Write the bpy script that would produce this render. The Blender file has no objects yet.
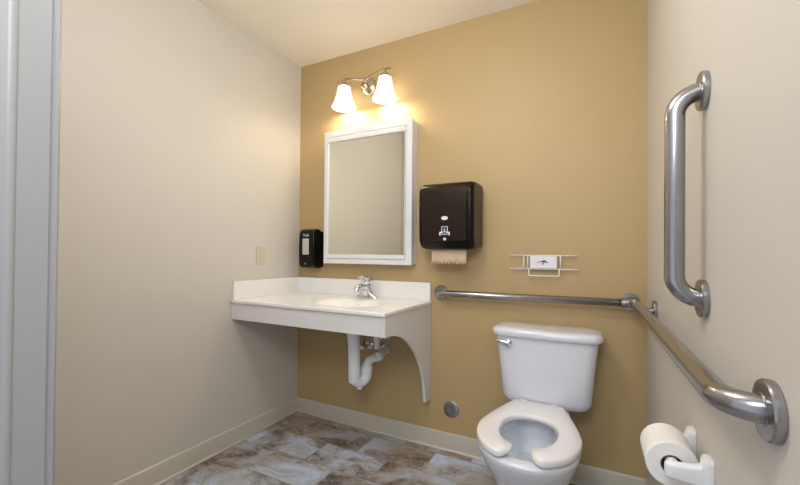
import bpy, bmesh, math, random
from mathutils import Vector, Matrix
PI = math.pi
SC = bpy.context.scene
COL = SC.collection

# ------------------------------------------------------------ materials
def lin(c):
    return tuple(((v/255)/12.92 if v/255 <= .04045 else ((v/255+.055)/1.055)**2.4) for v in c) + (1,)

def mat(name, rgb, rough=.5, metal=0, spec=.5, coat=0, bump=0, bscale=60, vary=0, vscale=3, trans=0, aniso=0):
    m = bpy.data.materials.new(name); m.use_nodes = True
    nt = m.node_tree; b = nt.nodes['Principled BSDF']
    b.inputs['Base Color'].default_value = lin(rgb)
    b.inputs['Roughness'].default_value = rough
    b.inputs['Metallic'].default_value = metal
    b.inputs['Specular IOR Level'].default_value = spec
    b.inputs['Coat Weight'].default_value = coat
    b.inputs['Coat Roughness'].default_value = .08
    b.inputs['Transmission Weight'].default_value = trans
    b.inputs['Anisotropic'].default_value = aniso
    tc = nt.nodes.new('ShaderNodeTexCoord')
    if vary:
        n = nt.nodes.new('ShaderNodeTexNoise'); n.inputs['Scale'].default_value = vscale; n.inputs['Detail'].default_value = 4
        nt.links.new(tc.outputs['Object'], n.inputs['Vector'])
        mx = nt.nodes.new('ShaderNodeMix'); mx.data_type = 'RGBA'
        c = lin(rgb)
        mx.inputs[6].default_value = tuple(v*(1-vary) for v in c[:3]) + (1,)
        mx.inputs[7].default_value = tuple(min(1, v*(1+vary)) for v in c[:3]) + (1,)
        nt.links.new(n.outputs['Fac'], mx.inputs[0]); nt.links.new(mx.outputs[2], b.inputs['Base Color'])
    if bump:
        n = nt.nodes.new('ShaderNodeTexNoise'); n.inputs['Scale'].default_value = bscale; n.inputs['Detail'].default_value = 3
        nt.links.new(tc.outputs['Object'], n.inputs['Vector'])
        bp = nt.nodes.new('ShaderNodeBump'); bp.inputs['Strength'].default_value = bump; bp.inputs['Distance'].default_value = .002
        nt.links.new(n.outputs['Fac'], bp.inputs['Height']); nt.links.new(bp.outputs['Normal'], b.inputs['Normal'])
    return m

M = {}
M['mustard'] = mat('mustard_paint', (186, 161, 116), .5, bump=.12, bscale=90, vary=.02)
M['cream'] = mat('cream_paint', (208, 203, 194), .5, bump=.10, bscale=90, vary=.015)
M['ceiling'] = mat('ceiling_paint', (246, 240, 228), .8, bump=.1, bscale=120)
M['base'] = mat('baseboard_paint', (200, 195, 183), .4, vary=.02)
M['jamb'] = mat('grey_enamel', (160, 160, 160), .35, vary=.01)
M['white'] = mat('white_laminate', (221, 221, 221), .28, vary=.01)
M['solid'] = mat('white_solid_surface', (240, 239, 237), .22, coat=.3, vary=.01)
M['frame'] = mat('white_frame_paint', (226, 227, 232), .3, vary=.01)
M['ceramic'] = mat('vitreous_china', (226, 229, 238), .08, coat=.6, vary=.005)
M['seat'] = mat('seat_plastic', (240, 240, 242), .16, coat=.3, vary=.005)
M['plastic'] = mat('white_plastic', (234, 236, 240), .3, vary=.01)
M['pvc'] = mat('white_pipe_cover', (240, 243, 249), .35, vary=.02)
M['chrome'] = mat('chrome', (225, 228, 232), .08, metal=1, vary=.02)
M['steel'] = mat('brushed_steel', (164, 164, 167), .24, metal=1, bump=.05, bscale=300, vary=.05, vscale=40, aniso=.5)
M['nickel'] = mat('brushed_nickel', (190, 180, 165), .25, metal=1, vary=.03)
M['dull'] = mat('dull_steel', (160, 160, 162), .35, metal=1, bump=.15, bscale=140, vary=.08, vscale=30)
M['blackgloss'] = mat('smoked_black_plastic', (34, 25, 20), .16, spec=.35, vary=.1)
M['black'] = mat('black_plastic', (12, 9, 8), .2, spec=.25, vary=.1)
M['paper'] = mat('unbleached_paper', (208, 186, 158), .9, bump=.3, bscale=200, vary=.03)
M['tissue'] = mat('white_tissue', (238, 236, 233), .95, bump=.3, bscale=200, vary=.01)
M['card_core'] = mat('brown_cardboard', (120, 92, 70), .9, vary=.05)
M['almond'] = mat('almond_plate', (205, 195, 172), .35, vary=.01)
M['ink'] = mat('white_print', (225, 230, 238), .5, vary=.02)
M['navy'] = mat('navy_print', (50, 75, 100), .6, vary=.05)
M['card'] = mat('white_card', (232, 233, 240), .6, vary=.01)
M['blue'] = mat('blue_dot', (40, 110, 190), .3, vary=.02)
M['grey_label'] = mat('grey_window', (190, 186, 188), .4, vary=.12, vscale=60)
M['water'] = mat('toilet_water', (196, 208, 222), .03, vary=.01)
M['dark'] = mat('dark_gap', (40, 38, 36), .7, vary=.05)
M['caulk'] = mat('pale_caulk', (216, 212, 202), .5, vary=.02)

# mirror
m = mat('mirror_silver', (236, 236, 226), .015, metal=1, vary=.01); M['mirror'] = m
# glowing frosted glass
m = bpy.data.materials.new('lit_frosted_glass'); m.use_nodes = True
nt = m.node_tree; b = nt.nodes['Principled BSDF']
b.inputs['Base Color'].default_value = lin((255, 250, 240)); b.inputs['Roughness'].default_value = .4
b.inputs['Emission Color'].default_value = (1, .90, .72, 1); b.inputs['Emission Strength'].default_value = 2.2
nz = nt.nodes.new('ShaderNodeTexNoise'); nz.inputs['Scale'].default_value = 30
bp = nt.nodes.new('ShaderNodeBump'); bp.inputs['Strength'].default_value = .05
nt.links.new(nz.outputs['Fac'], bp.inputs['Height']); nt.links.new(bp.outputs['Normal'], b.inputs['Normal'])
M['glow'] = m

# stone-look vinyl floor
def floor_mat():
    m = bpy.data.materials.new('stone_look_vinyl'); m.use_nodes = True
    nt = m.node_tree; N = nt.nodes; Lk = nt.links; b = N['Principled BSDF']
    tc = N.new('ShaderNodeTexCoord')
    mp = N.new('ShaderNodeMapping'); mp.inputs['Location'].default_value = (.12, .07, 0)
    Lk.new(tc.outputs['Object'], mp.inputs['Vector'])
    br = N.new('ShaderNodeTexBrick')
    br.inputs['Scale'].default_value = 1; br.inputs['Brick Width'].default_value = .40; br.inputs['Row Height'].default_value = .20
    br.inputs['Mortar Size'].default_value = .0022; br.inputs['Mortar Smooth'].default_value = .3; br.offset = .5
    br.inputs['Color1'].default_value = (0, 0, 0, 1); br.inputs['Color2'].default_value = (1, 1, 1, 1); br.inputs['Mortar'].default_value = (.5, .5, .5, 1)
    Lk.new(mp.outputs[0], br.inputs['Vector'])
    # shift the veining from tile to tile
    sc = N.new('ShaderNodeVectorMath'); sc.operation = 'SCALE'; sc.inputs['Scale'].default_value = 7.3
    Lk.new(br.outputs['Color'], sc.inputs[0])
    ad = N.new('ShaderNodeVectorMath'); ad.operation = 'ADD'
    Lk.new(tc.outputs['Object'], ad.inputs[0]); Lk.new(sc.outputs[0], ad.inputs[1])
    m2 = N.new('ShaderNodeMapping'); m2.inputs['Scale'].default_value = (1.3, 2.1, 1); m2.inputs['Rotation'].default_value = (0, 0, .5)
    Lk.new(ad.outputs[0], m2.inputs['Vector'])
    n1 = N.new('ShaderNodeTexNoise'); n1.inputs['Scale'].default_value = 2.3; n1.inputs['Detail'].default_value = 9; n1.inputs['Roughness'].default_value = .72; n1.inputs['Distortion'].default_value = .7
    Lk.new(m2.outputs[0], n1.inputs['Vector'])
    r = N.new('ShaderNodeValToRGB'); e = r.color_ramp.elements
    e[0].position = .34; e[0].color = lin((100, 87, 78)); e[1].position = .64; e[1].color = lin((226, 232, 244))
    for pos, c in ((.40, (134, 118, 106)), (.46, (172, 162, 152)), (.52, (206, 202, 198)), (.58, (214, 219, 230))):
        q = e.new(pos); q.color = lin(c)
    Lk.new(n1.outputs['Fac'], r.inputs['Fac'])
    n2 = N.new('ShaderNodeTexNoise'); n2.inputs['Scale'].default_value = 2.2; n2.inputs['Detail'].default_value = 5
    Lk.new(ad.outputs[0], n2.inputs['Vector'])
    r2 = N.new('ShaderNodeValToRGB'); e = r2.color_ramp.elements
    e[0].position = .38; e[0].color = lin((198, 182, 166)); e[1].position = .58; e[1].color = lin((232, 242, 255))
    tm = N.new('ShaderNodeMath'); tm.operation = 'MULTIPLY_ADD'; tm.inputs[1].default_value = .16
    tn = N.new('ShaderNodeSeparateColor'); Lk.new(br.outputs['Color'], tn.inputs[0]); Lk.new(tn.outputs[0], tm.inputs[0])
    tb = N.new('ShaderNodeMath'); tb.operation = 'SUBTRACT'; tb.inputs[1].default_value = .07; Lk.new(n2.outputs['Fac'], tb.inputs[0])
    Lk.new(tb.outputs[0], tm.inputs[2]); Lk.new(tm.outputs[0], r2.inputs['Fac'])
    mu = N.new('ShaderNodeMix'); mu.data_type = 'RGBA'; mu.blend_type = 'MULTIPLY'; mu.inputs[0].default_value = 1
    Lk.new(r.outputs[0], mu.inputs[6]); Lk.new(r2.outputs[0], mu.inputs[7])
    # fine scratches of pale veins
    n3 = N.new('ShaderNodeTexNoise'); n3.inputs['Scale'].default_value = 11; n3.inputs['Detail'].default_value = 8; n3.inputs['Distortion'].default_value = 2.2
    Lk.new(m2.outputs[0], n3.inputs['Vector'])
    r3 = N.new('ShaderNodeValToRGB'); e = r3.color_ramp.elements
    e[0].position = .53; e[0].color = (0, 0, 0, 1); e[1].position = .68; e[1].color = (.65, .65, .65, 1)
    Lk.new(n3.outputs['Fac'], r3.inputs['Fac'])
    mv = N.new('ShaderNodeMix'); mv.data_type = 'RGBA'; Lk.new(r3.outputs[0], mv.inputs[0])
    Lk.new(mu.outputs[2], mv.inputs[6]); mv.inputs[7].default_value = lin((190, 188, 188))
    mg = N.new('ShaderNodeMix'); mg.data_type = 'RGBA'; Lk.new(br.outputs['Fac'], mg.inputs[0])
    Lk.new(mv.outputs[2], mg.inputs[6]); mg.inputs[7].default_value = lin((150, 142, 136))
    Lk.new(mg.outputs[2], b.inputs['Base Color'])
    b.inputs['Roughness'].default_value = .33
    bp = N.new('ShaderNodeBump'); bp.inputs['Strength'].default_value = .25; bp.inputs['Distance'].default_value = .002
    Lk.new(n1.outputs['Fac'], bp.inputs['Height']); Lk.new(bp.outputs['Normal'], b.inputs['Normal'])
    return m
M['floor'] = floor_mat()

# ------------------------------------------------------------ mesh helpers
def box(bm, x0, x1, y0, y1, z0, z1):
    vs = [bm.verts.new((x, y, z)) for x in (x0, x1) for y in (y0, y1) for z in (z0, z1)]
    for f in ((0, 1, 3, 2), (4, 6, 7, 5), (0, 4, 5, 1), (2, 3, 7, 6), (0, 2, 6, 4), (1, 5, 7, 3)):
        bm.faces.new([vs[i] for i in f])

def loft(bm, rings, cap0=True, cap1=True, closed=True):
    R = [[bm.verts.new(p) for p in r] for r in rings]
    n = len(R[0])
    for a, b_ in zip(R, R[1:]):
        for i in range(n if closed else n-1):
            j = (i+1) % n
            bm.faces.new((a[i], a[j], b_[j], b_[i]))
    if cap0: bm.faces.new(R[0][::-1])
    if cap1: bm.faces.new(R[-1])
    return R

def fillet(pts, r, n=8):
    """round the inner corners of a polyline"""
    pts = [Vector(p) for p in pts]; out = [pts[0]]
    for a, b_, c in zip(pts, pts[1:], pts[2:]):
        u = (a-b_).normalized(); v = (c-b_).normalized()
        ang = u.angle(v); d = r/math.tan(ang/2)
        d = min(d, (a-b_).length*.98, (c-b_).length*.98)
        p0 = b_+u*d; p1 = b_+v*d
        rr = d*math.tan(ang/2)
        cen = b_+(u+v).normalized()*(rr/math.sin(ang/2))
        s, e = p0-cen, p1-cen
        th = s.angle(e)
        for k in range(n+1):
            t = k/n
            out.append(cen+(s*math.sin((1-t)*th)+e*math.sin(t*th))/math.sin(th))
    out.append(pts[-1]); return out

def tube(bm, pts, rad, seg=20, cap=True):
    pts = [Vector(p) for p in pts]; n = len(pts)
    rads = rad if isinstance(rad, (list, tuple)) else [rad]*n
    T = [((pts[min(i+1, n-1)]-pts[max(i-1, 0)]).normalized()) for i in range(n)]
    up = Vector((0, 0, 1)) if abs(T[0].z) < .9 else Vector((0, 1, 0))
    nrm = (up-T[0]*up.dot(T[0])).normalized(); rings = []
    for i in range(n):
        nrm = (nrm-T[i]*nrm.dot(T[i])).normalized(); bn = T[i].cross(nrm)
        rings.append([pts[i]+(nrm*math.cos(a)+bn*math.sin(a))*rads[i] for a in (2*PI*k/seg for k in range(seg))])
    loft(bm, rings, cap, cap)

def lathe(bm, prof, c=(0, 0, 0), axis='z', seg=40, cap0=True, cap1=True):
    """prof: list of (radius, distance along the axis)"""
    c = Vector(c); rings = []
    for r, h in prof:
        ring = []
        for k in range(seg):
            a = 2*PI*k/seg; u, v = r*math.cos(a), r*math.sin(a)
            if axis == 'z': p = (u, v, h)
            elif axis == 'y': p = (v, h, u)
            else: p = (h, u, v)
            ring.append(c+Vector(p))
        rings.append(ring)
    loft(bm, rings, cap0, cap1)

def rrect(cx, cy, w, d, r, n=6):
    pts = []
    for sx, sy, a0 in ((1, 1, 0), (-1, 1, PI/2), (-1, -1, PI), (1, -1, 3*PI/2)):
        for k in range(n+1):
            a = a0+k*PI/2/n
            pts.append((cx+sx*(w/2-r)+r*math.cos(a), cy+sy*(d/2-r)+r*math.sin(a)))
    return pts

def obj(name, bm, m, parent=None, smooth=False, bevel=0, bseg=3, subsurf=0, auto=None, label=None):
    bmesh.ops.recalc_face_normals(bm, faces=bm.faces)
    me = bpy.data.meshes.new(name); bm.to_mesh(me); bm.free()
    o = bpy.data.objects.new(name, me); COL.objects.link(o); me.materials.append(M[m] if isinstance(m, str) else m)
    if parent:
        o.parent = parent
        o.matrix_parent_inverse = Matrix.Translation(ploc(parent)).inverted()
    if smooth:
        for p in me.polygons: p.use_smooth = True
        if auto:
            me.set_sharp_from_angle(angle=math.radians(auto))
    if bevel:
        b_ = o.modifiers.new('bevel', 'BEVEL'); b_.width = bevel; b_.segments = bseg; b_.limit_method = 'ANGLE'; b_.angle_limit = math.radians(35)
        for p in me.polygons: p.use_smooth = True
        me.set_sharp_from_angle(angle=math.radians(35))
        b_.harden_normals = True
    if subsurf:
        s = o.modifiers.new('sub', 'SUBSURF'); s.levels = subsurf; s.render_levels = subsurf
    if label: o['label'] = label
    return o

def ploc(o):
    return o.location.copy() if o.type == 'EMPTY' else Vector((0, 0, 0))   # part meshes keep world coordinates

def thing(name, loc, label, cat, group=None):
    o = bpy.data.objects.new(name, None); COL.objects.link(o)
    o.location = loc; o.empty_display_size = .05
    o['label'] = label; o['category'] = cat
    if group: o['group'] = group
    return o
def tag(o, label, cat, group=None):
    o['label'] = label; o['category'] = cat
    if group: o['group'] = group
    return o
def struct(name, bm, m, **k):
    o = obj(name, bm, m, **k); o['kind'] = 'structure'; return o
def BX(*a):
    bm = bmesh.new(); box(bm, *a); return bm

# ------------------------------------------------------------ the room
W, H, YF = 2.081, 2.44, -1.744           # right wall, ceiling, room side of the front wall
T = .12
DX0, DX1, DH = 1.0, 2.0, 2.06            # doorway
struct('floor', BX(-T, W+T, -3.2, T, -.1, 0), 'floor')
struct('ceiling', BX(-T, W+T, YF-T, T, H, H+.1), 'ceiling')
struct('wall_left', BX(-T, 0, YF-T, T, 0, H), 'cream')
struct('wall_back', BX(0, W, 0, T, 0, H), 'mustard')
struct('wall_right', BX(W, W+T, YF-T, T, 0, H), 'cream')
bm = bmesh.new()
box(bm, 0, DX0-.03, YF-T, YF, 0, H); box(bm, DX1+.03, W, YF-T, YF, 0, H); box(bm, DX0-.03, DX1+.03, YF-T, YF, DH+.03, H)
struct('wall_front', bm, 'cream')
# steel door frame: jamb face, rebate edge bead, door stop
bm = bmesh.new()
for s, X in ((1, DX0), (-1, DX1)):
    prof = [(X-s*.045, YF+.012), (X-s*.004, YF+.012), (X-s*.0, YF+.008), (X-s*.0, YF+.003), (X-s*.003, YF+.0015), (X-s*.003, YF-.0005), (X, YF-.004),
            (X, YF-.047), (X+s*.002, YF-.0485), (X+s*.0035, YF-.052), (X+s*.0035, YF-.056), (X+s*.002, YF-.059), (X+s*.001, YF-.061), (X+s*.001, YF-.11), (X+s*.001, YF-T-.012), (X-s*.045, YF-T-.012)]
    loft(bm, [[(x, y, z) for x, y in prof] for z in (0, DH)])
box(bm, DX0-.045, DX1+.045, YF-T-.012, YF+.012, DH, DH+.05)
struct('trim_1', bm, 'jamb', smooth=True, auto=40)

# baseboards with a rounded cap and a pale bead along the floor
def baseboard(name, a, b_, nrm):
    a = Vector(a); b_ = Vector(b_); n = Vector(nrm)
    prof = [(0, 0), (.017, 0), (.016, .006), (.011, .010), (.0105, .086), (.009, .092), (.004, .0965), (0, .0965)]
    bm = bmesh.new()
    loft(bm, [[p+n*u+Vector((0, 0, v)) for u, v in prof] for p in (a, b_)])
    return struct(name, bm, 'base', smooth=True, auto=30)
baseboard('baseboard_left', (0, YF, 0), (0, 0, 0), (1, 0, 0))
baseboard('baseboard_back', (.0, 0, 0), (W, 0, 0), (0, -1, 0))
baseboard('baseboard_right', (W, YF, 0), (W, 0, 0), (-1, 0, 0))

# pale sealant bead where the baseboards meet the floor
for nm, a_, b2 in (('trim_2', (.019, YF, .003), (.019, -.019, .003)), ('trim_3', (.019, -.019, .003), (W-.019, -.019, .003)), ('trim_4', (W-.019, -.019, .003), (W-.019, YF, .003))):
    bm = bmesh.new(); tube(bm, [a_, b2], .0048, 10); struct(nm, bm, 'caulk', smooth=True)

# ------------------------------------------------------------ vanity counter
CX, CY, CZ = 1.022, -.566, .843
vt = thing('vanity_counter', (.5, 0, .73), 'white wall-hung vanity counter with integral basin in the corner', 'vanity')
bm = bmesh.new()
nx, ny = 90, 56
def basin(x, y):
    u = (x-.645)/.235; v = (y+.315)/.165
    r = (abs(u)**2.5+abs(v)**2.5)**(1/2.5)
    if r >= 1: return 0
    t = min(1, (1-r)/.85); t = t*t*t*(10-15*t+6*t*t)
    return -.128*t
grid = [[bm.verts.new((.0015+(CX-.0015)*i/nx, CY*(1-j/ny)-.0015*(j/ny), CZ+basin(CX*i/nx, CY*(1-j/ny)))) for j in range(ny+1)] for i in range(nx+1)]
for i in range(nx):
    for j in range(ny):
        bm.faces.new((grid[i][j], grid[i+1][j], grid[i+1][j+1], grid[i][j+1]))
top = obj('countertop', bm, 'solid', vt, smooth=True)
s = top.modifiers.new('thick', 'SOLIDIFY'); s.thickness = .019; s.offset = -1
b_ = top.modifiers.new('bevel', 'BEVEL'); b_.width = .004; b_.segments = 3; b_.limit_method = 'ANGLE'; b_.angle_limit = math.radians(60)
obj('backsplash', BX(.0015, CX-.006, -.02, -.0015, CZ-.001, .948), 'solid', vt, bevel=.003)
obj('side_splash', BX(.0015, .018, CY+.012, -.019, CZ-.001, .948), 'solid', vt, bevel=.003)
obj('apron', BX(0.001, 1.0, -.556, -.536, .729, .8235), 'white', vt, bevel=.002)
curve = [(-.556, .729), (-.50, .7275), (-.433, .716), (-.375, .697), (-.338, .678), (-.29, .648), (-.254, .619), (-.215, .585), (-.184, .548), (-.150, .503), (-.123, .455), (-.103, .41), (-.090, .365), (-.080, .315), (-.074, .272)]
prof = [(-.0015, .8235), (-.556, .8235)]+curve+[(-.0015, .268)]
bm = bmesh.new()
loft(bm, [[(x, y, z) for y, z in prof] for x in (1.0005, 1.018)])
obj('side_panel', bm, 'white', vt, bevel=.0015)
bm = bmesh.new(); lathe(bm, [(.0, .7165), (.019, .7165), (.022, .7145), (.022, .7195)], (.645, -.315, 0), seg=24)
obj('drain', bm, 'chrome', vt, smooth=True, auto=40)

# faucet
FX, FY, FZ = .628, -.088, CZ
ft = thing('faucet', (FX, FY, FZ), 'chrome single-lever faucet on the white vanity counter', 'faucet')
bm = bmesh.new()
def oval(w, d, z, n=32, p=2.4):
    out = []
    for k in range(n):
        a = 2*PI*k/n; c, s_ = math.cos(a), math.sin(a)
        out.append((FX+w*math.copysign(abs(c)**(2/p), c), FY+d*math.copysign(abs(s_)**(2/p), s_), z))
    return out
rings = [oval(.078, .026, FZ), oval(.079, .027, FZ+.005), oval(.074, .025, FZ+.012), oval(.055, .024, FZ+.021), oval(.046, .027, FZ+.032), oval(.037, .030, FZ+.045), oval(.033, .030, FZ+.07), oval(.032, .030, FZ+.084)]
loft(bm, rings)
obj('base', bm, 'chrome', ft, smooth=True, auto=50)
bm = bmesh.new()
pts = [(FX, FY, FZ+.055), (FX, FY-.03, FZ+.066), (FX, FY-.07, FZ+.072), (FX, FY-.105, FZ+.068), (FX, FY-.118, FZ+.058), (FX, FY-.122, FZ+.047)]
tube(bm, pts, [.024, .023, .021, .019, .017, .014], 20)
obj('spout', bm, 'chrome', ft, smooth=True, auto=50)
bm = bmesh.new()
lathe(bm, [(.031, FZ+.085), (.034, FZ+.09), (.035, FZ+.112), (.032, FZ+.128), (.022, FZ+.136), (.002, FZ+.139)], (FX, FY, 0), seg=28)
# lever paddle
L0 = Vector((FX, FY-.005, FZ+.120)); L1 = Vector((FX, FY-.085, FZ+.134))
rings = []
for k in range(7):
    t = k/6; c = L0.lerp(L1, t); w = .019+.006*math.sin(PI*min(1, t*.9)); h = .011*(1-t)+.007
    if k == 6: w *= .6; h *= .6
    rings.append([(c.x+w*math.cos(a), c.y, c.z+h*math.sin(a)) for a in (2*PI*q/16 for q in range(16))])
loft(bm, rings)
obj('lever', bm, 'chrome', ft, smooth=True, auto=60)
bm = bmesh.new(); bmesh.ops.create_icosphere(bm, subdivisions=2, radius=.0035, matrix=Matrix.Translation((FX+.006, FY-.024, FZ+.1)))
obj('temperature_mark', bm, 'blue', ft, smooth=True, label='small blue temperature dot')

# drain trap in white insulated covers
dp = thing('drain_pipe', (.665, -.2, .39), 'thick white covered drain trap hanging under the vanity', 'pipe')
bm = bmesh.new()
tube(bm, fillet([(.657, -.290, .706), (.662, -.275, .60), (.664, -.270, .392)], .2), .034, 24)
obj('tailpiece', bm, 'pvc', dp, smooth=True, auto=50)
bm = bmesh.new()
tube(bm, fillet([(.664, -.270, .47), (.664, -.270, .388), (.698, -.210, .388), (.703, -.204, .465)], .034, 10), .033, 24)
tube(bm, [(.680, -.240, .364), (.680, -.240, .345)], [.018, .016], 16)
obj('trap_bend', bm, 'pvc', dp, smooth=True, auto=50)
bm = bmesh.new()
tube(bm, fillet([(.703, -.204, .455), (.706, -.200, .500), (.742, -.135, .512), (.712, -.001, .520)], .03, 8), .0225, 22)
tube(bm, [(.703, -.204, .455), (.705, -.202, .482)], .029, 22)
obj('trap_arm', bm, 'pvc', dp, smooth=True, auto=50)
bm = bmesh.new()
lathe(bm, [(.026, -.128), (.027, -.132), (.027, -.158), (.024, -.163), (.010, -.164)], (.748, 0, .516), 'y', 26)
obj('end_cap', bm, 'pvc', dp, smooth=True, auto=50)
bm = bmesh.new()
lathe(bm, [(.038, 0), (.037, -.006), (.028, -.014), (.026, -.014)], (.712, -.0005, .520), 'y')
obj('wall_escutcheon', bm, 'chrome', dp, smooth=True, auto=40, label='round chrome wall collar')

def supply(x, z, label):
    t = thing('supply_valve', (x, 0, z), label, 'valve', 'water supply valves under the vanity')
    bm = bmesh.new(); lathe(bm, [(.030, 0), (.029, -.004), (.016, -.012), (.009, -.013), (.009, -.045), (.014, -.046), (.014, -.075), (.010, -.078)], (x, -.0005, z), 'y', 28)
    obj('valve_body', bm, 'chrome', t, smooth=True, auto=40)
    bm = bmesh.new()
    rings = []
    for yy, sc_ in ((-.079, .6), (-.083, 1), (-.091, 1), (-.095, .7)):
        rings.append([(x+.023*sc_*math.cos(a), yy, z+.013*sc_*math.sin(a)) for a in (2*PI*q/24 for q in range(24))])
    loft(bm, rings); obj('handle', bm, 'chrome', t, smooth=True, auto=40)
    return t
t1 = supply(.592, .535, 'small chrome stop valve on the wall, left of the covered trap arm')
bm = bmesh.new(); tube(bm, [(.592, -.06, .55), (.592, -.055, .66), (.60, -.06, .74), (.61, -.085, .82)], .006, 12); obj('riser', bm, 'steel', t1, smooth=True)
t2 = supply(.712, .606, 'stop valve with white covered riser, right of the trap arm')
bm = bmesh.new(); tube(bm, [(.716, -.112, .548), (.713, -.112, .60), (.70, -.10, .72), (.67, -.09, .82)], [.019, .019, .018, .008], 18); obj('riser', bm, 'pvc', t2, smooth=True, auto=50, label='white covered riser')

# ------------------------------------------------------------ mirror
MX0, MX1, MZ0, MZ1, MD = .284, .922, 1.050, 1.908, .082
mr = thing('mirror_cabinet', ((MX0+MX1)/2, 0, MZ0), 'tall white-framed mirror cabinet hanging above the vanity counter', 'mirror')
obj('cabinet_body', BX(MX0+.004, MX1-.004, -MD+.012, -.0005, MZ0+.004, MZ1-.004), 'frame', mr, bevel=.002)
def ring(bm, x0, x1, z0, z1, wl, wr, wb, wt, y0, y1):
    o4 = [(x0, z0), (x1, z0), (x1, z1), (x0, z1)]
    i4 = [(x0+wl, z0+wb), (x1-wr, z0+wb), (x1-wr, z1-wt), (x0+wl, z1-wt)]
    V = {}
    for nm, q in (('o', o4), ('i', i4)):
        for k, (x, z) in enumerate(q):
            for y in (y0, y1): V[nm, k, y] = bm.verts.new((x, y, z))
    for k in range(4):
        j = (k+1) % 4
        for y in (y0, y1): bm.faces.new((V['o', k, y], V['o', j, y], V['i', j, y], V['i', k, y]))
        for nm in 'oi': bm.faces.new((V[nm, k, y0], V[nm, j, y0], V[nm, j, y1], V[nm, k, y1]))
bm = bmesh.new(); ring(bm, MX0, MX1, MZ0, MZ1,   .021, .040, .030, .036, -MD+.013, -MD)
obj('frame', bm, 'frame', mr, bevel=.002)
bm = bmesh.new(); ring(bm, MX0+.023, MX1-.042, MZ0+.033, MZ1-.040, .005, .005, .026, .030, -MD+.013, -MD-.003)
fr = obj('inner_frame', bm, 'frame', mr, bevel=.002)
obj('backing', BX(MX0+.02, MX1-.03, -MD+.0135, -MD+.0145, MZ0+.02, MZ1-.03), 'dark', mr)
obj('mirror_glass', BX(MX0+.027, MX1-.046, -MD+.0065, -MD+.0128, MZ0+.056, MZ1-.067), 'mirror', mr)

# ------------------------------------------------------------ vanity light
LX, LY = .588, -.085
vl = thing('vanity_light', (LX, 0, 2.17), 'two-shade brushed nickel wall light above the mirror', 'light')
bm = bmesh.new(); lathe(bm, [(.056, -.0005), (.056, -.008), (.050, -.016), (.030, -.024), (.016, -.027)], (LX-.018, 0, 2.188), 'y', 40)
obj('backplate', bm, 'nickel', vl, smooth=True, auto=40)
bm = bmesh.new(); lathe(bm, [(.009, -.025), (.009, -.035), (.020, -.039), (.025, -.050), (.021, -.063), (.008, -.070), (.001, -.071)], (LX-.018, 0, 2.175), 'y', 28)
obj('finial', bm, 'nickel', vl, smooth=True, auto=60)
bm = bmesh.new()
n = 48; pts = []; rad = []
for k in range(n+1):
    t = -1+2*k/n
    x = LX+.212*t
    z = 2.213+.017*math.sin(PI*(abs(t)*1.25-.33)) + .004*t
    pts.append((x, LY-.0, z)); rad.append(.0062 if abs(t) < .8 else .0062*(1-(abs(t)-.8)/.2*.7))
tube(bm, pts, rad, 14)
tube(bm, fillet([(LX, -.02, 2.19), (LX, LY+.02, 2.19), (LX, LY, 2.198)], .015, 5), .0055, 12)
obj('arm', bm, 'nickel', vl, smooth=True)
for sx in (-1, 1):
    x = LX+sx*.150
    bm = bmesh.new(); lathe(bm, [(.004, 2.238), (.007, 2.230), (.008, 2.205), (.026, 2.196), (.031, 2.186), (.031, 2.174), (.028, 2.172)], (x, LY, 0), seg=28)
    obj('socket', bm, 'nickel', vl, smooth=True, auto=40)
    bm = bmesh.new()
    pr = [(.034, 2.180), (.039, 2.176), (.040, 2.166), (.045, 2.140), (.052, 2.112), (.060, 2.084), (.069, 2.062), (.077, 2.050), (.076, 2.045), (.070, 2.051), (.060, 2.072), (.050, 2.108), (.043, 2.139), (.037, 2.168), (.032, 2.177)]
    lathe(bm, pr, (x, LY, 0), seg=44, cap0=False, cap1=False)
    sh = obj('lamp_shade', bm, 'glow', vl, smooth=True)
    bm = bmesh.new(); lathe(bm, [(.013, 2.170), (.013, 2.155), (.022, 2.135), (.025, 2.120), (.022, 2.105), (.012, 2.096), (.001, 2.094)], (x, LY, 0), seg=24)
    obj('bulb', bm, 'glow', sh, smooth=True)
    ld = bpy.data.lights.new('bulb_light', 'POINT'); ld.energy = 3.0; ld.color = (1, .84, .60); ld.shadow_soft_size = .035
    lo = bpy.data.objects.new('bulb_light', ld); COL.objects.link(lo); lo.location = (x, LY, 2.062)

# ------------------------------------------------------------ text helper
def text_bm(s, size, mtx):
    cu = bpy.data.curves.new('t', 'FONT'); cu.body = s; cu.size = size; cu.align_x = 'CENTER'; cu.align_y = 'CENTER'; cu.extrude = .0004
    o = bpy.data.objects.new('t', cu); COL.objects.link(o)
    dg = bpy.context.evaluated_depsgraph_get(); me = bpy.data.meshes.new_from_object(o.evaluated_get(dg))
    bm = bmesh.new(); bm.from_mesh(me); bmesh.ops.transform(bm, matrix=mtx, verts=bm.verts)
    bpy.data.objects.remove(o); bpy.data.curves.remove(cu); bpy.data.meshes.remove(me)
    return bm
WALLROT = Matrix.Rotation(PI/2, 4, 'X')      # text upright, facing -Y

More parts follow.
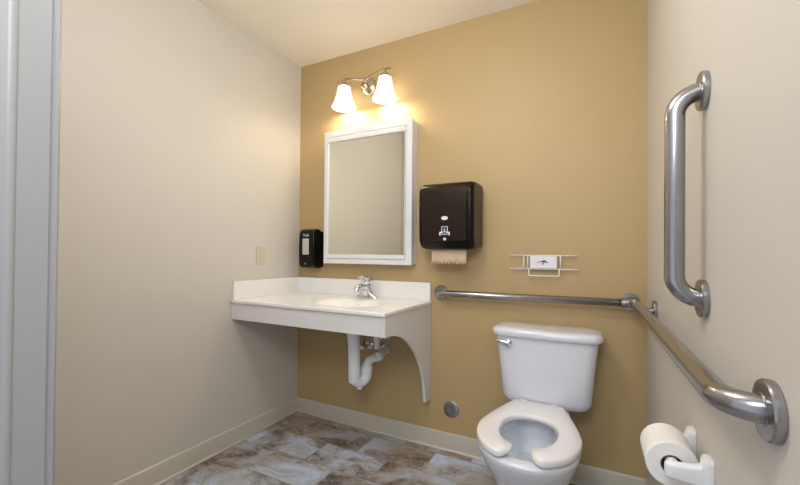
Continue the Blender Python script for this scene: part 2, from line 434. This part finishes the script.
# ------------------------------------------------------------ soap dispenser
sd = thing('soap_dispenser', (.148, 0, 1.03), 'black soap dispenser on the wall between the corner and mirror', 'dispenser')
bm = bmesh.new()
x0, x1 = .094, .226
yz = [(-.001, 1.262), (-.001, 1.022), (-.05, 1.014), (-.085, 1.016), (-.104, 1.028), (-.111, 1.062), (-.113, 1.15), (-.110, 1.235), (-.100, 1.262), (-.08, 1.276), (-.055, 1.279), (-.03, 1.266)]
loft(bm, [[(x, y, z) for y, z in yz] for x in (x0, x1)])
obj('cover', bm, 'black', sd, bevel=.012, bseg=4)
obj('sight_window', BX(.132, .186, -.1155, -.1115, 1.106, 1.212), 'grey_label', sd, bevel=.002, label='grey sight window')
bm = text_bm('Tork', .026, Matrix.Translation((.160, -.1128, 1.234)) @ WALLROT); obj('logo', bm, 'ink', sd)
bm = bmesh.new(); lathe(bm, [(.005, -.108), (.005, -.1125), (.003, -.113)], (.155, 0, 1.046), 'y', 16); obj('lock', bm, 'dull', sd, smooth=True, auto=40)

# ------------------------------------------------------------ paper towel dispenser
td = thing('paper_towel_dispenser', (1.17, 0, 1.14), 'glossy black paper towel dispenser on the wall right of the mirror', 'dispenser')
x0, x1 = 1.016, 1.322
yz = [(-.001, 1.50), (-.001, 1.150), (-.12, 1.143), (-.165, 1.146), (-.186, 1.158), (-.197, 1.185), (-.203, 1.25), (-.206, 1.38), (-.203, 1.455), (-.190, 1.480), (-.165, 1.493), (-.10, 1.500)]
bm = bmesh.new(); loft(bm, [[(x, y, z) for y, z in yz] for x in (x0, x1)])
obj('body', bm, 'black', td, bevel=.026, bseg=6)
# front door panel, slightly proud with its own seam
yz2 = [(-.19, 1.184), (-.2015, 1.184), (-.2075, 1.25), (-.2105, 1.38), (-.2075, 1.452), (-.2, 1.466), (-.19, 1.466)]
bm = bmesh.new(); loft(bm, [[(x, y, z) for y, z in yz2] for x in (x0+.024, x1-.036)])
obj('front_cover', bm, 'blackgloss', td, bevel=.003)
def frontplane(z): return -.2075-.003*max(0, min(1, (z-1.25)/.13))-.0008
bm = bmesh.new()
def flat(bm, pts, y):
    loft(bm, [[(x, yy, z) for x, z in pts] for yy in (y, y+.0012)])
lx = 1.172
flat(bm, [(lx+.0185*math.cos(a), 1.303+.0105*math.sin(a)) for a in (2*PI*k/20 for k in range(20))], frontplane(1.312))
obj('logo', bm, 'ink', td)
bm = bmesh.new()
y = frontplane(1.25)
def fr4(x0_, x1_, z0_, z1_, w):
    for q in ((x0_, x1_, z1_-w, z1_), (x0_, x1_, z0_, z0_+w), (x0_, x0_+w, z0_, z1_), (x1_-w, x1_, z0_, z1_)):
        box(bm, q[0], q[1], y, y+.0012, q[2], q[3])
DZ = -.014
fr4(lx-.017, lx+.017, 1.243+DZ, 1.274+DZ, .0035)
box(bm, lx-.003, lx+.003, y, y+.0012, 1.248+DZ, 1.262+DZ)
for s_ in (-1, 1):
    flat(bm, [(lx+s_*.012, 1.232), (lx+s_*.027, 1.232), (lx+s_*.030, 1.222), (lx+s_*.027, 1.213), (lx+s_*.021, 1.213), (lx+s_*.022, 1.222), (lx+s_*.012, 1.225)], y)
box(bm, lx-.016, lx+.016, y, y+.0012, 1.217, 1.2205)
obj('pictogram', bm, 'ink', td)
bm = bmesh.new(); lathe(bm, [(.0075, -.2005), (.0075, -.2070), (.005, -.2078)], (lx, 0, 1.194), 'y', 20); obj('lock', bm, 'ink', td, smooth=True, auto=40)
bm = bmesh.new(); box(bm, x0+.12, x0+.155, -.05, -.02, 1.498, 1.515); obj('top_catch', bm, 'plastic', td, bevel=.004, label='small white catch on top')
# paper sheet
bm = bmesh.new(); n = 60; random.seed(4); rows = []
bot = [1.065+.005*(1 if (k//3) % 2 else -1)*random.uniform(.5, 1) for k in range(n+1)]
for k in range(n+1):
    x = 1.071+.196*k/n
    rows.append([(x, -.134+.004*math.sin(k*.21)*(v), 1.147+(bot[k]-1.147)*v) for v in (0, .33, .66, 1)])
loft(bm, rows, False, False, closed=False)
pp = obj('paper_towel', bm, 'paper', smooth=True)
s = pp.modifiers.new('thick', 'SOLIDIFY'); s.thickness = .0008
tag(pp, 'beige paper towel sheet hanging out of the black dispenser', 'paper towel')

# ------------------------------------------------------------ wire rack
rk = thing('wire_rack', (1.635, 0, 1.08), 'white wire rack mounted on the mustard wall above the toilet', 'rack')
bm = bmesh.new(); r = .0033; Y = -.022
for z in (1.113, 1.044): tube(bm, [(1.472, Y, z), (1.797, Y, z)], r, 10)
for x in (1.541, 1.560, 1.716): tube(bm, [(x, Y-.004, 1.113), (x, Y-.004, 1.044)], r*.9, 10)
tube(bm, fillet([(1.566, Y-.004, 1.046), (1.566, Y-.012, 1.010), (1.711, Y-.012, 1.010), (1.711, Y-.004, 1.046)], .006, 4), r*.9, 10)
for x in (1.60, 1.66):
    for z in (1.113, 1.044): tube(bm, [(x, -.0005, z), (x, Y, z)], r, 10)
obj('wire_frame', bm, 'plastic', rk, smooth=True)
obj('plate', BX(1.572, 1.700, Y-.008, Y-.0045, 1.048, 1.110), 'card', rk, bevel=.001, label='flat white plate in the middle of the wires')
bm = bmesh.new(); y = Y-.0092
flat(bm, [(1.600, 1.077), (1.622, 1.083), (1.650, 1.084), (1.662, 1.078), (1.655, 1.076), (1.645, 1.079), (1.622, 1.079)], y)
flat(bm, [(1.630, 1.086), (1.642, 1.090), (1.648, 1.084), (1.636, 1.080)], y)
flat(bm, [(1.632, 1.076), (1.638, 1.076), (1.638, 1.066), (1.633, 1.066)], y)
obj('emblem', bm, 'navy', rk)

# ------------------------------------------------------------ clean-out cover
bm = bmesh.new(); lathe(bm, [(.047, -.0005), (.0465, -.004), (.043, -.0065), (.010, -.008), (.009, -.0075)], (0, 0, 0), 'y', 44)
co = thing('cleanout_cover', (1.145, 0, .232), 'round steel clean-out cover low on the mustard wall', 'cover')
o = obj('cover_disc', bm, 'dull', None, smooth=True, auto=40); o.parent = co
bm = bmesh.new(); lathe(bm, [(.006, -.007), (.006, -.0095), (.004, -.0105)], (0, 0, 0), 'y', 20)
o = obj('screw', bm, 'dull', None, smooth=True, auto=40); o.parent = co

# ------------------------------------------------------------ light switch / outlet plate
sw = thing('wall_switch', (0, -.349, 1.098), 'almond switch plate on the cream left wall above the counter', 'switch')
obj('plate', BX(.0005, .006, -.385, -.313, 1.040, 1.156), 'almond', sw, bevel=.002)
obj('rocker', BX(.0055, .0085, -.366, -.332, 1.066, 1.130), 'almond', sw, bevel=.001)
for z in (1.051, 1.145):
    bm = bmesh.new(); lathe(bm, [(.003, .006), (.003, .0072), (.001, .0075)], (0, -.349, z), 'x', 12); obj('screw', bm, 'almond', sw, smooth=True)

# ------------------------------------------------------------ grab bars
RB = .0195; OFF = .056; SO = .051; ZB = .899
def flange(c, axis, s, parent):
    bm = bmesh.new()
    pf = [(.041, 0), (.0415, .002), (.0415, .010), (.0395, .0125), (.030, .0135), (.0225, .0135), (.0215, .0145), (RB, .0145)]
    lathe(bm, [(a, s*b_) for a, b_ in pf], c, axis, 44)
    return obj('flange', bm, 'steel', parent, smooth=True, auto=35)
gb = thing('grab_bar', (1.076, 0, ZB), 'long L-shaped steel grab bar running behind the toilet and round the corner', 'grab bar', None)
bm = bmesh.new()
tube(bm, fillet([(1.078, -.002, ZB-.004), (1.078, -OFF, ZB-.004), (W-.064, -OFF, ZB+.001)], .042, 10), RB-.0015, 24)
obj('rear_bar', bm, 'steel', gb, smooth=True)
bm = bmesh.new()
tube(bm, fillet([(W-.085, -OFF, ZB), (W-SO, -OFF-.004, ZB), (W-SO, -1.378, ZB+.005), (W-.002, -1.378, ZB+.005)], .05, 14), RB, 28)
obj('side_bar', bm, 'steel', gb, smooth=True)
bm = bmesh.new(); tube(bm, [(2.014, -.002, ZB), (2.014, -OFF, ZB)], .014, 20); obj('bracket', bm, 'steel', gb, smooth=True, auto=60); bm = bmesh.new(); tube(bm, [(W-SO, -.30, ZB), (W-.002, -.30, ZB)], .0125, 20); obj('bracket', bm, 'steel', gb, smooth=True, auto=60)
bm = bmesh.new(); lathe(bm, [(RB, W-.104), (RB+.0022, W-.102), (RB+.0022, W-.088), (RB, W-.086)], (0, -OFF, ZB), 'x', 30); obj('joint_collar', bm, 'steel', gb, smooth=True, auto=40)
flange((1.078, -.0005, ZB-.004), 'y', -1, gb); flange((2.014, -.0005, ZB), 'y', -1, gb)
flange((W-.0005, -.30, ZB), 'x', -1, gb); flange((W-.0005, -1.378, ZB+.005), 'x', -1, gb)
vb = thing('grab_bar', (W, -1.022, 1.018), 'short vertical steel grab bar on the right wall', 'grab bar', None)
bm = bmesh.new()
tube(bm, fillet([(W-.002, -1.022, 1.475), (W-OFF, -1.022, 1.475), (W-OFF, -1.022, 1.020), (W-.002, -1.022, 1.020)], .048, 14), RB, 28)
obj('bar', bm, 'steel', vb, smooth=True)
flange((W-.0005, -1.022, 1.475), 'x', -1, vb); flange((W-.0005, -1.022, 1.020), 'x', -1, vb)

# ------------------------------------------------------------ toilet paper
hp = thing('toilet_paper_holder', (W, -.985, .66), 'white two-post toilet paper holder on the right wall', 'holder')
RZ, RX = .661, W-.063
for yc in (-.924, -1.074):
    bm = bmesh.new()
    rings = [[(x, yc+(u-.0)*1, RZ-.004+v) for u, v in rrect(0, 0, w, h, rr, 5)] for x, w, h, rr in ((W-.0005, .044, .084, .01), (W-.010, .044, .084, .01), (W-.015, .036, .074, .01), (W-.018, .026, .050, .01), (W-.030, .022, .042, .009), (RX, .020, .036, .009), (RX-.014, .018, .034, .0085), (RX-.017, .012, .026, .006))]
    loft(bm, rings); obj('post', bm, 'plastic', hp, smooth=True, auto=50)
bm = bmesh.new(); lathe(bm, [(.012, -1.066), (.012, -.93)], (RX, 0, RZ), 'y', 24); obj('spindle', bm, 'plastic', hp, smooth=True, auto=50)
tr = thing('toilet_paper_roll', (RX, -.985, RZ), 'white toilet paper roll on the wall holder', 'toilet paper')
bm = bmesh.new(); RC = (RX, 0, RZ-.005)
y0, y1 = -.942, -1.050
lathe(bm, [(.0215, y0), (.0475, y0), (.0495, y0-.002), (.0495, y1+.002), (.0475, y1), (.0215, y1), (.0215, y0)], RC, 'y', 56, False, False)
# loose end hanging at the wall side
obj('paper', bm, 'tissue', tr, smooth=True, auto=40)
bm = bmesh.new(); lathe(bm, [(.0195, y0+.0005), (.0212, y0+.0005), (.0212, y1-.0005), (.0195, y1-.0005), (.0195, y0+.0005)], RC, 'y', 32, False, False)
obj('cardboard_tube', bm, 'card_core', tr, smooth=True, auto=40, label='brown cardboard tube')

# ------------------------------------------------------------ toilet
TX = 1.640
tl = thing('toilet', (TX, -.4, 0), 'white two-piece toilet with open-front seat against the mustard wall', 'toilet')
def egg(w, yf, yb, wb, yc=-.53, z=0, pf=2.15, n=28, dx=0, rc=.25):
    """outline, counterclockwise: front half a superellipse, back half tapering to wb"""
    pts = []
    lf = yc-yf; lb = yb-yc
    for k in range(n+1):                      # front: from +x side round to -x side
        a = PI*k/n; c, s_ = math.cos(a), math.sin(a)
        pts.append((TX+w*math.copysign(abs(c)**(2/pf), c), yc-lf*abs(s_)**(2/pf), z))
    m_ = 16
    def hw(t):
        u = t*t*(3-2*t); base = w+(wb-w)*(.55*u+.45*t)
        if t > 1-rc*.35: q = (t-(1-rc*.35))/(rc*.35); base *= 1-.28*(1-math.sqrt(max(0, 1-q*q)))
        return base
    for k in range(1, m_+1): t = k/m_; pts.append((TX-hw(t), yc+lb*t, z))
    for k in range(m_, 0, -1): t = k/m_; pts.append((TX+hw(t), yc+lb*t, z))
    return pts
bm = bmesh.new()
S = [  # z, w, yf, yb, wb
    (0.0, .118, -0.591, -.10, .105), (.012, .121, -0.596, -.095, .108), (.03, .112, -0.581, -.10, .10), (.10, .101, -0.561, -.11, .092), (.17, .104, -0.566, -.11, .092),
    (.23, .125, -0.606, -.10, .10), (.29, .152, -0.666, -.08, .115), (.34, .171, -0.711, -.05, .12), (.375, .182, -0.733, -.035, .115), (.392, .186, -0.741, -.03, .112), (.400, .183, -0.738, -.032, .108),
    (.403, .175, -0.730, -.036, .102)]
rings = [egg(w, yf, yb, wb, z=z) for z, w, yf, yb, wb in S]
# inner bowl
I = [(.403, .132, -0.691, -.300, .075), (.398, .127, -0.684, -.305, .07), (.372, .122, -0.676, -.310, .068), (.366, .130, -0.684, -.302, .072), (.350, .128, -0.681, -.306, .07), (.30, .108, -0.641, -.325, .06), (.245, .082, -0.576, -.35, .045), (.205, .058, -0.521, -.37, .035), (.18, .035, -0.476, -.39, .02)]
rings += [egg(w, yf, yb, wb, yc=-.50 if z > .22 else -.45, z=z) for z, w, yf, yb, wb in I]
loft(bm, rings, True, True)
bowl = obj('bowl', bm, 'ceramic', tl, smooth=True, auto=75)
bm = bmesh.new(); r_ = egg(.088, -.591, -.345, .048, yc=-.50, z=.258); loft(bm, [r_, [(x, y, z-.004) for x, y, z in r_]])
obj('water', bm, 'water', tl, smooth=True, auto=40)
for s_ in (-1, 1):
    bm = bmesh.new(); lathe(bm, [(.013, .0), (.013, .012), (.009, .020), (.002, .023)], (TX+s_*.128, -.30, .0), seg=18)
    obj('bolt_cap', bm, 'plastic', tl, smooth=True, auto=60)

# seat: a C-shaped ring open at the front
SZ = .410
def outer(a):       # a measured from the front (-y), signed
    c, s_ = math.cos(a), math.sin(a)
    yc = -.520
    if c > 0:
        p = 2.2; return Vector((TX+.190*math.copysign(abs(s_)**(2/p), s_), yc-.226*abs(c)**(2/p)))
    t = abs(c)
    hw = .190+(.103-.190)*(t**1.30)
    y = yc+.318*t
    if abs(s_) < .16: hw *= (abs(s_)/.16)**.35 if abs(s_) > 1e-6 else 0
    return Vector((TX+math.copysign(hw, s_), y))
def inner(a):
    c, s_ = math.cos(a), math.sin(a); yc = -.500
    if c > 0: p = 2.3; return Vector((TX+.105*math.copysign(abs(s_)**(2/p), s_), yc-.155*abs(c)**(2/p)))
    p = 2.1
    return Vector((TX+.105*math.copysign(abs(s_)**(2/p), s_), yc+.130*abs(c)**(2/p)))
def section(O, I_, k=1.0):
    prof = [(0, .004), (.02, .0), (.5, .0), (.98, 0), (1, .004), (1, .018), (.985, .0225), (.94, .0255), (.55, .0262), (.08, .0245), (.02, .020), (0, .013)]
    mid = (O+I_)/2
    out = []
    for u, h in prof:
        p = I_.lerp(O, u); p = mid+(p-mid)*k
        hh = .0135+(h-.0135)*(k if k < 1 else 1)
        out.append((p.x, p.y, SZ+hh))
    return out
bm = bmesh.new(); rings = []
a0, a1 = .25, 2*PI-.25
N_ = 110
for k in range(N_+1):
    t = k/N_; a = a0+(a1-a0)*t
    O, I_ = outer(a), inner(a)
    # flare the inner side out toward the rounded tips
    e = min(t, 1-t)/.075
    if e < 1:
        f = (1-e)**2
        sgn = 1 if I_.x > TX else -1
        I_ = I_ + Vector((-sgn*.010*f, 0))
    e2 = min(t, 1-t)/.028
    kk = 1 if e2 >= 1 else math.sqrt(max(.06, 1-(1-e2)**2))
    rings.append(section(O, I_, kk))
loft(bm, rings)
obj('seat', bm, 'seat', tl, smooth=True, auto=70)
for s_ in (-1, 1):
    bm = bmesh.new()
    rr = [[(TX+s_*.066+u, -.213+v, z) for u, v in rrect(0, 0, w, d, .008, 4)] for z, w, d in ((.401, .040, .028), (.430, .040, .028), (.435, .034, .022), (.437, .026, .014))]
    loft(bm, rr); obj('hinge', bm, 'seat', tl, smooth=True, auto=50)

# tank with a bowed front
TC = TX+.021
def tank_ring(w, d, z, rr, bow=.012, yb=-.018):
    pts = []
    for x, y in rrect(0, 0, w, d, rr, 6):
        if y < 0: y -= bow*(1-(x/(w/2))**2)
        pts.append((TC+x, yb-d/2+y, z))
    return pts
def tank_ring2(w, d, z, rr, bow=.012, yb=-.018):
    # denser outline so that the bow is round
    base = rrect(0, 0, w, d, rr, 6); out = []
    for i, p in enumerate(base):
        q = base[(i+1) % len(base)]
        m_ = 12 if i % 7 == 6 else 1
        for k in range(m_):
            t = k/m_; x = p[0]+(q[0]-p[0])*t; y = p[1]+(q[1]-p[1])*t
            if y < 0: y -= bow*(1-(x/(w/2))**2)*min(1, -y/(d/2-rr+1e-6))
            out.append((TC+x, yb-d/2+y, z))
    return out
bm = bmesh.new()
loft(bm, [tank_ring2(w, d, z, r_) for w, d, z, r_ in ((.31, .125, .403, .03), (.345, .150, .406, .04), (.373, .165, .417, .045), (.396, .172, .440, .045), (.412, .180, .55, .045), (.440, .188, .68, .045), (.447, .190, .726, .045))])
obj('tank', bm, 'ceramic', tl, smooth=True, auto=60)
bm = bmesh.new()
loft(bm, [tank_ring2(w, d, z, r_, .014, yb) for w, d, z, r_, yb in ((.462, .200, 0.7250, .045, -.014), (.478, .208, 0.7300, .05, -.012), (.486, .212, 0.7400, .052, -.010), (.486, .212, 0.7490, .052, -.010), (.478, .205, 0.7590, .050, -.013), (.455, .185, 0.7655, .045, -.022), (.40, .14, 0.7685, .04, -.045))])
obj('tank_lid', bm, 'ceramic', tl, smooth=True, auto=60)
lv = bmesh.new()
lx_, ly_, lz_ = TC-.158, -.214, .697
lathe(lv, [(.019, ly_+.010), (.019, ly_-.008), (.016, ly_-.014), (.004, ly_-.017)], (lx_, 0, lz_), 'y', 24)
tube(lv, [(lx_, ly_-.008, lz_), (lx_-.028, ly_-.014, lz_+.003), (lx_-.056, ly_-.010, lz_+.007)], [.012, .010, .007], 16)
obj('flush_lever', lv, 'chrome', tl, smooth=True, auto=50, label='chrome flush lever')

# ------------------------------------------------------------ lights
def area(name, loc, rot, size, energy, color, shape='DISK', sy=None):
    ld = bpy.data.lights.new(name, 'AREA'); ld.shape = shape; ld.size = size; ld.energy = energy; ld.color = color
    if sy: ld.size_y = sy
    o = bpy.data.objects.new(name, ld); COL.objects.link(o); o.location = loc; o.rotation_euler = rot; return o
ld = bpy.data.lights.new('ceiling_lamp', 'POINT'); ld.energy = 20; ld.color = (1, .98, .97); ld.shadow_soft_size = .12
lo = bpy.data.objects.new('ceiling_lamp', ld); COL.objects.link(lo); lo.location = (1.22, -1.28, 2.2)
area('doorway_fill_light', (1.72, -2.3, 1.95), (math.radians(66), 0, math.radians(26)), .7, 12, (.95, .97, 1), 'RECTANGLE', .5)  # added soft fill above and behind the camera, not a real hall fixture

w = bpy.data.worlds.new('hall_ambience'); SC.world = w; w.use_nodes = True
w.node_tree.nodes['Background'].inputs[0].default_value = (.86, .91, 1, 1)
w.node_tree.nodes['Background'].inputs[1].default_value = .85

# ------------------------------------------------------------ camera
f, c0, yaw, pit, rol = 377.82, 251.87, .4746, .0082, .0093
F = Vector((-math.sin(yaw)*math.cos(pit), math.cos(yaw)*math.cos(pit), math.sin(pit)))
R = Vector((math.cos(yaw), math.sin(yaw), 0)); U = R.cross(F)
R2 = R*math.cos(rol)+U*math.sin(rol); U2 = -R*math.sin(rol)+U*math.cos(rol)
cd = bpy.data.cameras.new('camera'); cam = bpy.data.objects.new('camera', cd); COL.objects.link(cam)
cam.matrix_world = Matrix(((R2.x, U2.x, -F.x, 1.8645), (R2.y, U2.y, -F.y, -2.0596), (R2.z, U2.z, -F.z, 1.1089), (0, 0, 0, 1)))
cd.sensor_width = 36; cd.lens = f*36/800; cd.shift_y = (c0-242.5)/800; cd.clip_start = .02
SC.camera = cam
SC.view_settings.view_transform = 'Standard'; SC.view_settings.look = 'None'
SC.view_settings.exposure = .05; SC.view_settings.gamma = 1; SC.view_settings.use_curve_mapping = False
